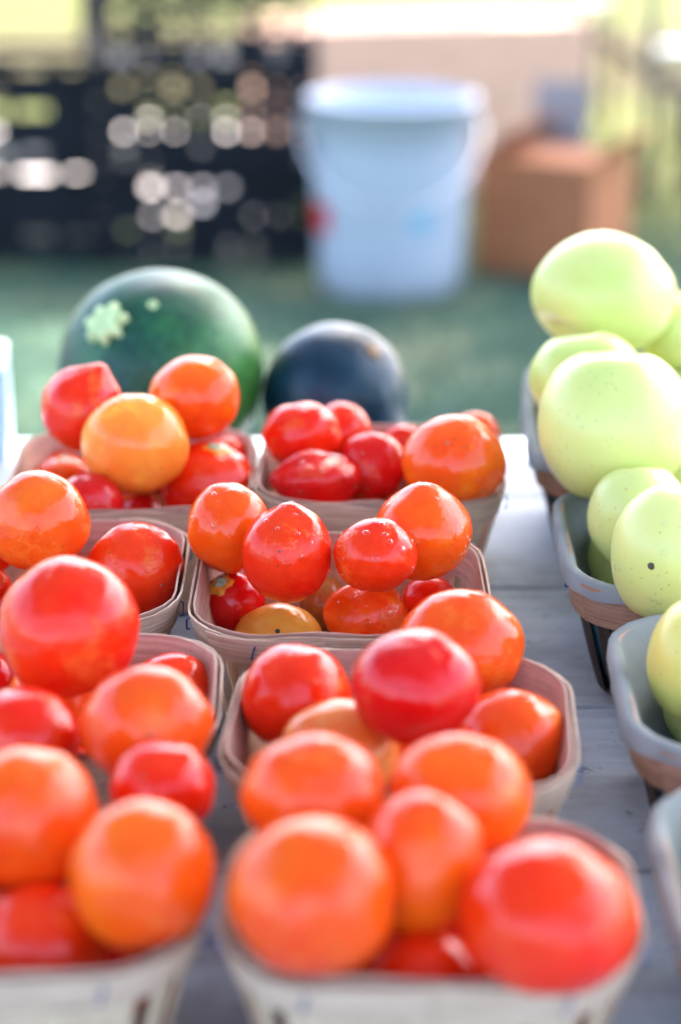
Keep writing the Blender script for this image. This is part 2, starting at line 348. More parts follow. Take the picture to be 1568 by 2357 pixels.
# shade trees
def tree(loc, h, rx, ry, rz, nleaf, seed, label, trunk_r=0.12):
    rg = np.random.default_rng(seed)
    t = empty('shade_tree', loc); tag(t, label, 'tree', 'trees shading the grass')
    bm = bmesh.new(); tube(bm, [(0, 0, 0), (0.03, 0.02, h * .35), (-0.03, 0.05, h * .7), (0.02, 0, h)], [trunk_r, trunk_r * .8, trunk_r * .6, trunk_r * .3], 10); bm_obj('trunk', bm, M['bark'], t, True)
    cl = []
    for k in range(44):
        d = rg.normal(size=3); d /= np.linalg.norm(d); q = d * rg.random() ** 0.4
        cl.append((q[0] * rx, q[1] * ry, h + q[2] * rz))
    bm = bmesh.new()
    for k in range(0, 44, 4): tube(bm, [(0, 0, h * (.55 + .3 * rg.random())), Vector(cl[k]) * .5 + Vector((0, 0, h * .45)), cl[k]], [trunk_r * .3, trunk_r * .2, trunk_r * .06], 5)
    bm_obj('branch', bm, M['bark'], t, True)
    vv, ff = [], []
    for k in range(nleaf):
        c0 = cl[rg.integers(44)]; p = np.array(c0) + rg.normal(size=3) * 0.20 * np.array((rx, ry, rz)) * 0.7
        a = rg.normal(size=3); a /= np.linalg.norm(a); b = np.cross(a, rg.normal(size=3)); b /= np.linalg.norm(b)
        s = 0.05 + 0.04 * rg.random(); i = len(vv)
        vv += [p - a * s, p + b * s * .5, p + a * s, p - b * s * .5]; ff.append((i, i + 1, i + 2, i + 3))
    mesh_obj('crown', vv, ff, M['leaf'], t)
tree((2.48, 7.85, 0), 4.4, 1.30, 2.5, 0.8, 9000, 5, 'broad leafy tree standing to the right behind the boxes')

# ------------------------------------------------------------------ background things
def hole_panel(bm, w, h, nx, nz, hx, hz, open_fn, y, th):
    # wall in the XZ plane moulded of cells; each open cell is a frame of four bars round its hole, a closed one a thin web
    px, pz = w / nx, h / nz
    for i in range(nx):
        for j in range(nz):
            x0, z0 = -w / 2 + px * i, pz * j; f = open_fn(i, j); e = .0002
            if not f: box(bm, x0 + e, x0 + px - e, y - th / 2 + .003, y + th / 2 - .003, z0 + e, z0 + pz - e); continue
            ax, az = (px - hx * f) / 2, (pz - hz * f) / 2
            box(bm, x0 + e, x0 + ax, y - th / 2, y + th / 2, z0 + e, z0 + pz - e); box(bm, x0 + px - ax, x0 + px - e, y - th / 2, y + th / 2, z0 + e, z0 + pz - e)
            box(bm, x0 + ax + e, x0 + px - ax - e, y - th / 2 + .0005, y + th / 2 - .0005, z0 + e, z0 + az); box(bm, x0 + ax + e, x0 + px - ax - e, y - th / 2 + .0005, y + th / 2 - .0005, z0 + pz - az, z0 + pz - e)
def crate(name, loc, rz, w, d, h, nx, nz, hx, hz, p_open, label, group, seed):
    rg = random.Random(seed); t = empty(name, loc, rz); tag(t, label, 'crate', group)
    op = {}
    def fn(i, j):
        if (i, j) not in op: op[(i, j)] = 0 if rg.random() > p_open(i, j) else rg.choice((.5, .65, .8, .95, 1.1))
        return op[(i, j)]
    bm = bmesh.new(); hole_panel(bm, w, h, nx, nz, hx, hz, fn, -d / 2, 0.012); bm_obj('front_wall', bm, M['crate'], t)
    bm = bmesh.new()                                        # back wall: open frame
    for z0, z1 in ((0, .02), (h * .5 - .008, h * .5 + .008), (h - .02, h)): box(bm, -w / 2 + .012, w / 2 - .012, d / 2 - .006, d / 2 + .006, z0, z1)
    bm_obj('back_wall', bm, M['crate'], t)
    for s in (-1, 1):
        bm = bmesh.new(); box(bm, s * (w / 2 - .006) - .005, s * (w / 2 - .006) + .005, -d / 2 + .0065, d / 2 + .004, 0.001, h - .001)
        bm_obj('side_wall', bm, M['crate'], t)
    bm = bmesh.new(); box(bm, -w / 2 + .013, w / 2 - .013, -d / 2 + .007, d / 2 - .007, 0.002, 0.010); bm_obj('floor_panel', bm, M['crate'], t)
    bm = bmesh.new()
    box(bm, -w / 2 - .008, w / 2 + .008, -d / 2 - .014, -d / 2 - .0065, h - .022, h - .002, .002); bm_obj('rim', bm, M['crate'], t)
    bm = bmesh.new(); box(bm, -w / 2 - .008, w / 2 + .008, d / 2 + .0065, d / 2 + .014, h - .022, h - .002, .002); bm_obj('rim', bm, M['crate'], t)
    return t
base = at_z(452, 612, 0); sc_ = base.y * cp / FPX * 1.03
W_R = 0.60; y0 = base.y + 0.17
grp = 'black plastic produce crates stacked behind the melon'
hC = 0.262
crate('plastic_crate', (base.x + .020, y0, 0), 0, W_R, .34, hC, 9, 7, .027, .026, lambda i, j: (.85 if 2 <= i <= 6 else .1) if j == 1 else .5, 'black slotted plastic crate on the grass, lowest of the tall stack', grp, 2)
crate('plastic_crate', (base.x + .020, y0, hC), 0, W_R, .34, hC, 9, 7, .027, .026, lambda i, j: 1 if (i, j) in ((8, 0), (8, 1)) else .55, 'black slotted plastic crate in the middle of the tall stack', grp, 8)
crate('plastic_crate', (base.x + .020, y0, 2 * hC), 0, W_R, .34, hC, 9, 7, .038, .031, lambda i, j: .92, 'black slotted plastic crate with many lit holes, top of the tall stack', grp, 5)
bx = at_z(75, 640, 0)
crate('plastic_crate', (bx.x - 0.06, y0 + .03, 0), 0, .44, .34, .27, 4, 5, .080, .020, lambda i, j: .30, 'black crate with long slots on the grass at the left edge', grp, 12)
crate('plastic_crate', (bx.x - 0.06, y0 + .03, .27), 0, .44, .34, .27, 4, 5, .088, .024, lambda i, j: .35 + .08 * j, 'black crate with long slots on top of the left stack', grp, 21)

# pale sheet added behind the crates so their holes show bright
bm = bmesh.new(); bmesh.ops.create_grid(bm, x_segments=30, y_segments=30, size=.5)
for v in bm.verts: x, y = v.co.x * 1.55 - .93, v.co.y * 1.9 + 6.72; v.co = Vector((x + .03 * mnoise.noise((y * 3, x, 0)), y + .03 * mnoise.noise((x * 3, y, 4)), .02 + .015 * mnoise.noise((x * 4, y * 4, 1))))
o = bm_obj('added_sheet', bm, M['bright_sheet'], None, True); tag(o, 'pale pinkish sheet added behind the crates to brighten their holes', 'added_sheet')

# bucket
def lathe(prof, seg=40, cx=0, cy=0):
    vv, ff = [], []
    for (r, z) in prof:
        for k in range(seg): vv.append((cx + r * math.cos(k * 2 * math.pi / seg), cy + r * math.sin(k * 2 * math.pi / seg), z))
    for i in range(len(prof) - 1):
        for k in range(seg):
            a, b = i * seg + k, i * seg + (k + 1) % seg; ff.append((a, b, b + seg, a + seg))
    return vv, ff
bk = at_z(898, 655, 0); bkt = empty('plastic_bucket', (bk.x, bk.y, 0)); tag(bkt, 'large white plastic bucket with wire handle standing on the shaded grass', 'bucket')
H_B = 0.54 * .88; rb, rt = 0.180, 0.205
K = .88
rr = lambda z: rb + (rt - rb) * z / H_B
prof = [(0.001, .012), (rb - .02, .012), (rb - .004, 0), (rb, .006)] + [(rr(z), z) for z in (.1, .22, .34)]
for z in (): prof += [(rr(z), z), (rr(z) + .010, z + .002), (rr(z) + .010, z + .010), (rr(z), z + .012)]
prof += [(rt, H_B - .012), (rt + .010, H_B - .010), (rt + .011, H_B), (rt - .002, H_B + .004), (rt - .006, H_B), (rr(.1) - .006, .1), (rb - .008, .02), (0.001, .02)]
vv, ff = lathe(prof, 48); mesh_obj('bucket_wall', vv, ff, M['plastic'], bkt, True)
vv, ff = lathe([(0.001, .40), (rr(.40) - .008, .40)], 40); mesh_obj('contents', vv, ff, M['tin'], bkt, True)
bm = bmesh.new(); tube(bm, [(math.cos(a) * (rt + .022) * (1 if True else 1), -abs(math.sin(a)) * 0.24, .41 - math.sin(a) * .17) for a in [math.pi * k / 16 for k in range(17)]], .0035, 6); bm_obj('wire_handle', bm, M['metal'], bkt, True)
for s in (-1, 1):
    bm = bmesh.new(); box(bm, s * (rt + .006) - .012, s * (rt + .006) + .012, -.022, .022, .388, .430, .004); bm_obj('handle_ear', bm, M['plastic'], bkt)
def wall_patch(name, a0, a1, z0, z1, mat, n_=8):
    vv, ff = [], []
    for i in range(n_ + 1):
        a = R(a0 + (a1 - a0) * i / n_)
        for z in (z0, z1): vv.append((math.cos(a) * (rr(z) + .0015), math.sin(a) * (rr(z) + .0015), z))
    for i in range(n_): ff.append((2 * i, 2 * i + 2, 2 * i + 3, 2 * i + 1))
    return mesh_obj(name, vv, ff, mat, bkt, True)
wall_patch('red_label', 186, 215, .150, .225, M['red_print'])
wall_patch('blue_label', 284, 300, .175, .215, M['blue_print'])

# cardboard boxes
def carton(name, loc, rz, w, d, h, mat, label, flaps, inner=None):
    t = empty(name, loc, rz); tag(t, label, 'box'); th = .006
    for (nm, a) in (('front_panel', (-w/2, w/2, -d/2, -d/2+th)), ('back_panel', (-w/2, w/2, d/2-th, d/2)), ('side_panel', (-w/2, -w/2+th, -d/2+th+.0005, d/2-th-.0005)), ('side_panel', (w/2-th, w/2, -d/2+th+.0005, d/2-th-.0005))):
        bm = bmesh.new(); box(bm, *a, 0, h); bm_obj(nm, bm, mat, t)
    bm = bmesh.new(); box(bm, -w/2+th, w/2-th, -d/2+th, d/2-th, .002, .008); bm_obj('bottom_panel', bm, mat, t)
    for fl in flaps:
        side, ang, ln = fl[:3]; x0_, x1_ = (fl[3] if len(fl) > 3 else (0, 1)); fm = fl[4] if len(fl) > 4 else mat        # ang: 0 = closed flat inwards, 90 = upright, 180 = folded out level
        L = w if side in 'fb' else d - .002
        bm = bmesh.new(); box(bm, -L/2 + .004 + x0_ * L, -L/2 + x1_ * L - .004, -th/2, th/2, 0.002, ln)
        o = bm_obj('flap', bm, fm, t)
        if side == 'b': o.location = (0, d/2 - th/2, h); o.rotation_euler = (R(90 - ang), 0, 0)
        if side == 'f': o.location = (0, -d/2 + th/2, h); o.rotation_euler = (R(ang - 90), 0, 0)
        if side == 'r': o.location = (w/2 - th/2, 0, h); o.rotation_euler = (R(90 - ang), 0, R(-90))
        if side == 'l': o.location = (-w/2 + th/2, 0, h); o.rotation_euler = (R(90 - ang), 0, R(90))
    return t
p = at_z(1285, 645, 0)
carton('cardboard_box', (p.x, p.y + .15, 0), R(-28), .31, .30, .30, M['card'], 'open brown cardboard box with raised flaps on the grass beside the bucket', [('b', 92, .17, (.08, .60), M['card_shade']), ('r', 135, .10), ('f', 8, .14), ('l', 40, .12)])
p = at_depth(1000, 420, 6.5)
carton('large_carton', (p.x - .06, p.y, 0), R(15), 1.02, .40, .51, M['card_pale'], 'big pale carton behind the bucket with its top flaps closed', [('b', 0.5, .2), ('f', 2, .2)])

# posts, hose and white tubs far right
for (px, py, hh, rad, lab) in ((1478, 470, .85, .022, 'thin grey wooden stake standing just right of the brown cardboard box'), (1405, 300, 1.0, .018, 'slim weathered stake farther back above the cardboard box flap')):
    q = at_z(px, py, 0); bm = bmesh.new(); tube(bm, [(0, 0, 0), (.005, 0, hh * .5), (-.004, 0, hh)], [rad, rad * .95, rad * .8], 8)
    o = bm_obj('garden_stake', bm, M['post'], None, True, (q.x, q.y, 0)); tag(o, lab, 'stake', 'stakes by the boxes')
bm = bmesh.new(); pts = [at_depth(1180, -40, 7.0), at_depth(1240, 0, 6.9), at_depth(1330, 60, 6.7), at_depth(1420, 110, 6.5), at_depth(1500, 175, 6.3), at_depth(1600, 215, 6.2)]
pts += [Vector((q_.x, q_.y, 0.0)) for q_ in [pts[-1]]]
tube(bm, pts, .024, 8); o = bm_obj('drooping_branch', bm, M['bark'], None, True); tag(o, 'dark thin branch drooping across the top right corner', 'branch')
for (px, py, dep, r0, lab) in ((1362, 30, 7.6, .062, 'sunlit white plastic tub on the ground above the drooping branch'), (1556, 140, 6.9, .075, 'sunlit white plastic tub at the right edge below the drooping branch')):
    q = at_depth(px, py, dep)
    t = empty('plastic_tub', (q.x, q.y, 0)); tag(t, lab, 'tub', 'white tubs in the sun')
    bm = bmesh.new(); hz = q.z - .02
    tube(bm, [(0, 0, 0), (0, 0, hz)], .03, 10); bm_obj('post', bm, M['post'], t, True)
    vv, ff = lathe([(.001, hz), (r0 * .8, hz), (r0, hz + .06), (r0 + .006, hz + .062), (r0 + .006, hz + .07), (.001, hz + .078)], 28); mesh_obj('tub_wall', vv, ff, M['white_paint'], t, True)

# ------------------------------------------------------------------ baskets
def rrect(hw, hd, r, nc=7, ns=6):
    pts = []
    for (cx, cy, a0, ln) in ((hw - r, hd - r, 0, 'v'), (-hw + r, hd - r, 90, 'h'), (-hw + r, -hd + r, 180, 'v'), (hw - r, -hd + r, 270, 'h')):
        for k in range(nc): a = R(a0 + 90 * k / (nc - 1)); pts.append((cx + r * math.cos(a), cy + r * math.sin(a)))
    out = []                                                # subdivide the straight runs
    for i, p in enumerate(pts):
        q = pts[(i + 1) % len(pts)]; out.append(p)
        if i % nc == nc - 1:
            for k in range(1, ns): out.append((p[0] + (q[0] - p[0]) * k / ns, p[1] + (q[1] - p[1]) * k / ns))
    return out
def inset_path(hw, hd, r, e): return rrect(hw - e, hd - e, max(.006, r - e))
def band(name, hw, hd, r, z0, z1, flare, th, mat, parent, seed, wav=.0018, gap=None):
    o0, o1 = rrect(hw - flare, hd - flare, r), rrect(hw, hd, r); i0, i1 = inset_path(hw - flare, hd - flare, r, th), inset_path(hw, hd, r, th)
    n_ = len(o0); vv, ff = [], []
    for k in range(n_):
        w = lambda s: wav * mnoise.noise((o1[k][0] * 28 + seed, o1[k][1] * 28, s))
        vv += [(*o0[k], z0 + w(1)), (*o1[k], z1 + w(5) * 1.6), (*i1[k], z1 + w(5) * 1.6 - .0002), (*i0[k], z0 + w(1))]
    for k in range(n_):
        a, b = 4 * k, 4 * ((k + 1) % n_)
        ff += [(a, b, b + 1, a + 1), (a + 1, b + 1, b + 2, a + 2), (a + 2, b + 2, b + 3, a + 3), (a + 3, b + 3, b, a)]
    return mesh_obj(name, vv, ff, mat, parent, False)
RIM = 0.080
BASKETS = []
def basket(cx, cy, w, d, rz, label, seed, group, dark=False, liner=False, tilt=(0, 0), lift=0):
    BASKETS.append((cx, cy, w, d))
    t = empty('wooden_basket', (cx, cy, TZ + .0005), rz); tag(t, label, 'basket', group)
    t.rotation_euler = (R(tilt[0]), R(tilt[1]), rz)
    hw, hd, r = w / 2, d / 2, .046; tp = .022               # taper: base inset
    bandm = M['brown_band'] if dark else M['veneer']; slm = M['dark_slat'] if dark else M['slat']
    band('rim_band', hw, hd, r, RIM - (.026 if dark else .0175), RIM, .0040, .0013, bandm, t, seed)
    band('inner_band', hw - .0031, hd - .0031, r - .0028, RIM - .0190, RIM + .0016, .0042, .0012, M['brown_band'] if dark else M['veneer_in'], t, seed + 9)
    ow, z_lo = rrect(hw + .0015, hd + .0015, r, 9, 10), RIM - (.0255 if dark else .0172); i0_ = (9 + 9) * 2 + 3 + seed % 3; vv, ff = [], []
    ol = rrect(hw - .0025, hd - .0025, r, 9, 10)
    for k in range(i0_, i0_ + 9): q0, q1 = ol[k % len(ol)], ow[k % len(ow)]; vv += [(*q0, z_lo), (*q1, RIM - .0006), (q1[0] * .991, q1[1] * .991, RIM - .0007), (q0[0] * .991, q0[1] * .991, z_lo)]
    for k in range(8): A, B = 4 * k, 4 * k + 4; ff += [(A, B, B + 1, A + 1), (A + 1, B + 1, B + 2, A + 2), (A + 2, B + 2, B + 3, A + 3), (A + 3, B + 3, B, A)]
    ff += [(0, 1, 2, 3), (35, 34, 33, 32)]
    mesh_obj('band_overlap', vv, ff, bandm, t)
    top = inset_path(hw, hd, r, .0017); bot = inset_path(hw - tp, hd - tp, r * .75, .0)
    top = rrect(hw - .0018, hd - .0018, r - .0016, 9, 8); bot = rrect(hw - tp, hd - tp, r * .72, 9, 8); n_ = len(top)
    # cumulative length for cutting the wall into veneer slats
    L = [0]
    for k in range(n_): L.append(L[-1] + math.dist(top[k], top[(k + 1) % n_]))
    tot = L[-1]
    def pt(poly, s):
        s %= tot
        for k in range(n_):
            if L[k + 1] >= s: f = (s - L[k]) / (L[k + 1] - L[k]); a, b = poly[k], poly[(k + 1) % n_]; return (a[0] + (b[0] - a[0]) * f, a[1] + (b[1] - a[1]) * f)
        return poly[0]
    arc = L[8]; v_len = 2 * hd - 2 * r; h_len = 2 * hw - 2 * r
    segs = []; s0 = 0
    cornerc = []
    # order around: corner, horizontal run, corner, vertical run ...
    pos = 0; runs = []
    for run in ('h', 'v', 'h', 'v'):
        cornerc.append(pos + arc / 2); pos += arc; ln = (tot - 4 * arc) * (h_len if run == 'h' else v_len) / (2 * h_len + 2 * v_len); runs.append((pos, pos + ln)); pos += ln
    gap = .0085
    for c in cornerc: segs.append((c - .0050, c + .0050))
    for (a, b) in runs: segs.append((a - arc * .5 + .0050 + gap, b + arc * .5 - .0050 - gap))
    for si, (a, b) in enumerate(segs):
        m_ = max(4, int((b - a) / .008)); vv, ff = [], []
        for k in range(m_ + 1):
            s = a + (b - a) * k / m_; tq, bq = pt(top, s), pt(bot, s)
            for (z, f) in ((.0015, 0), (.020, .28), (RIM - .003, 1)):
                x, y = bq[0] + (tq[0] - bq[0]) * f, bq[1] + (tq[1] - bq[1]) * f
                l_ = math.hypot(x, y) or 1; inn = 1 - .0009 / l_
                vv += [(x, y, z), (x * inn, y * inn, z)]
        for k in range(m_):
            A, B = 6 * k, 6 * (k + 1)
            for j in (0, 2): ff += [(A + j, B + j, B + j + 2, A + j + 2), (A + j + 1, A + j + 3, B + j + 3, B + j + 1)]
            ff += [(A, A + 1, B + 1, B)]
        for A in (0, 6 * m_):
            for j in (0, 2): ff.append((A + j, A + j + 1, A + j + 3, A + j + 2))
        mesh_obj('slat', vv, ff, slm, t)
    bb = rrect(hw - tp - .0012, hd - tp - .0012, r * .7); nb = len(bb)
    vv = [(x, y, .001) for x, y in bb] + [(x, y, .0032) for x, y in bb]
    ff = [tuple(range(nb))[::-1], tuple(range(nb, 2 * nb))] + [(k, (k + 1) % nb, nb + (k + 1) % nb, nb + k) for k in range(nb)]
    mesh_obj('base', vv, ff, slm, t)
    rg = random.Random(seed)                                # wire staples through the rim
    for c in cornerc:
        for dlt in (-.028, .028):
            s = c + dlt + rg.uniform(-.004, .004); q = pt(rrect(hw + .0004, hd + .0004, r, 9, 8), s); q2 = pt(rrect(hw + .0004, hd + .0004, r, 9, 8), s + .002)
            bm = bmesh.new(); z = RIM - .0085
            for dz in (0,): tube(bm, [(q[0] * .985, q[1] * .985, z - .004), (q[0] * 1.004, q[1] * 1.004, z - .0035), (q2[0] * 1.004, q2[1] * 1.004, z + .0035), (q2[0] * .985, q2[1] * .985, z + .004)], .0006, 5)
            bm_obj('staple', bm, M['staple'], t)
    if liner:
        prof = [(-tp - .006, .0045), (-.0215, .022), (-.0158, .042), (-.0112, RIM - .02), (-.0052, RIM + .0015), (-.002, RIM + .0030), (.0016, RIM + .0015), (.0021, RIM - .006)]
        P = 60; vv, ff = [], []; base_ = rrect(hw, hd, r, 9, 8); nb = len(base_)
        for (e, z) in prof:
            rp = rrect(hw + e, hd + e, r + e if z > RIM - .012 else r * .85, 9, 8)
            for k, (x, y) in enumerate(rp):
                nz = mnoise.noise((x * 22 + seed * 3.1, y * 22, z * 9)); fold = 1 if z < RIM - .012 and e < 0 else 0
                up = 0.0
                if lift and z > RIM - .001: up = lift * max(0, min(1, (y / hd + .1))) ** 1.0 * max(0, min(1, (-x / hw + .6)))
                hang = 0 if e < 0 else -.007 * max(0, mnoise.noise((x * 15 + seed, y * 15, 2)) + .2)
                sidef = 1 + .006 * nz
                if -.006 < e: x += .0011 * mnoise.noise((x * 60, y * 60, seed + 3)); y += .0011 * mnoise.noise((x * 60, y * 60, seed + 8))
                if e > -.003: up += .0013 * mnoise.noise((x * 110 + seed, y * 110, 7))
                if e > .002: up += .0022 * mnoise.noise((x * 160, y * 160, seed))
                vv.append((x * sidef if e < 0 else x, y * sidef if e < 0 else y, z + .0018 * nz * (0 if z < .01 else 1) + up + (hang if (e > .002 and z < RIM) else 0)))
        for i in range(len(prof) - 1):
            for k in range(nb): a, b = i * nb + k, i * nb + (k + 1) % nb; ff.append((a, b, b + nb, a + nb))
        ff.append(tuple(range(nb)))
        mesh_obj('cloth_liner', vv, ff, M['liner'], t, True)
        vv, ff = [], []                                      # teal outer face of the cloth, seen between the slats
        for (e, z) in ((-tp - .0042, .0040), (-.0200, .022), (-.0143, .042), (-.0095, RIM - .014)):
            for (x, y) in rrect(hw + e, hd + e, r * .85, 9, 8): vv.append((x, y, z))
        for i in range(3):
            for k in range(nb): a, b = i * nb + k, i * nb + (k + 1) % nb; ff.append((a, b, b + nb, a + nb))
        mesh_obj('cloth_back', vv, ff, M['liner_back'], t, True)
    return t
TB, AB = 'wooden baskets of tomatoes', 'cloth lined baskets of apples'
basket(-.140, 1.283, .166, .186, R(2), 'wooden basket of tomatoes right in front of the big green melon', 1, TB)
basket(.028, 1.292, .169, .180, R(-3), 'wooden basket of tomatoes right in front of the small dark melon', 2, TB)
basket(-.176, 1.093, .170, .172, R(1), 'wooden basket with the wide orange-red tomato at the left edge of the table', 3, TB)
basket(.000, 1.072, .172, .168, R(0), 'wooden basket in the middle of the picture with pointed red and orange tomatoes', 4, TB)
basket(-.146, .918, .172, .152, R(2), 'wooden basket under the huge red tomato at the left edge', 5, TB)
basket(.030, .890, .172, .164, R(-4), 'wooden basket of deep red tomatoes whose inner right wall shows', 6, TB)
basket(-.143, .728, .172, .146, R(5), 'wooden basket in the bottom left corner, front wall showing', 7, TB)
basket(.037, .720, .172, .136, R(-2), 'wooden basket at the bottom of the picture below the biggest tomatoes', 8, TB)
basket(.221, 1.372, .172, .190, R(-2), 'cloth lined wooden basket of apples farthest back on the right', 11, AB, True, True, lift=.028)
basket(.2215, 1.142, .172, .186, R(-2), 'dark slatted apple basket with pale cloth folded over its brown rim', 12, AB, True, True)
basket(.229, .928, .172, .176, R(-2), 'cloth lined apple basket holding the blushed yellow apple at right edge', 13, AB, True, True)
basket(.222, .735, .172, .166, R(-2), 'cloth lined basket cut off by the lower right edge', 14, AB, True, True)

# ------------------------------------------------------------------ fruit
def fruit_mesh(axis, rx, ry, rz, tip=0.0, tipw=.35, lobes=0, lobe_amp=0.0, dimple=0.0, dimw=.3, bot=0.0, lump=.03, seed=0, nu=40, nv=26, taper=0.0):
    """unit fruit about +Z turned so +Z points along axis, then scaled"""
    q = Vector((0, 0, 1)).rotation_difference(Vector(axis).normalized())
    vv, ff = [], []; rings = []
    for j in range(nv + 1):
        th = math.pi * j / nv
        ring = []
        for i in range(nu if 0 < j < nv else 1):
            ph = 2 * math.pi * i / nu
            rad = 1 + tip * math.exp(-(th / tipw) ** 2) - dimple * math.exp(-(th / dimw) ** 2) - bot * math.exp(-((math.pi - th) / .35) ** 2)
            rad *= 1 + lobe_amp * math.cos(lobes * ph + seed) * max(0.0, math.sin(th)) ** .7 * (1 if th < 1.8 else .6)
            d = Vector((math.sin(th) * math.cos(ph), math.sin(th) * math.sin(ph), math.cos(th)))
            rad *= 1 + lump * mnoise.noise(d * 1.3 + Vector((seed * 7.1, seed * 3.3, 0))) + lump * .35 * mnoise.noise(d * 3.1 + Vector((seed * 2.1, 0, seed)))
            rad *= 1 + taper * math.cos(th)
            p = q @ (d * rad)
            ring.append(len(vv)); vv.append(Vector((p.x * rx, p.y * ry, p.z * rz)))
        rings.append(ring)
    for j in range(nv):
        a, b = rings[j], rings[j + 1]
        for i in range(nu):
            i2 = (i + 1) % nu
            if len(a) == 1: ff.append((a[0], b[i], b[i2]))
            elif len(b) == 1: ff.append((a[i], b[0], a[i2]))
            else: ff.append((a[i], b[i], b[i2], a[i2]))
    return vv, ff, q
def surf_axis_point(vv): return vv[0].copy()

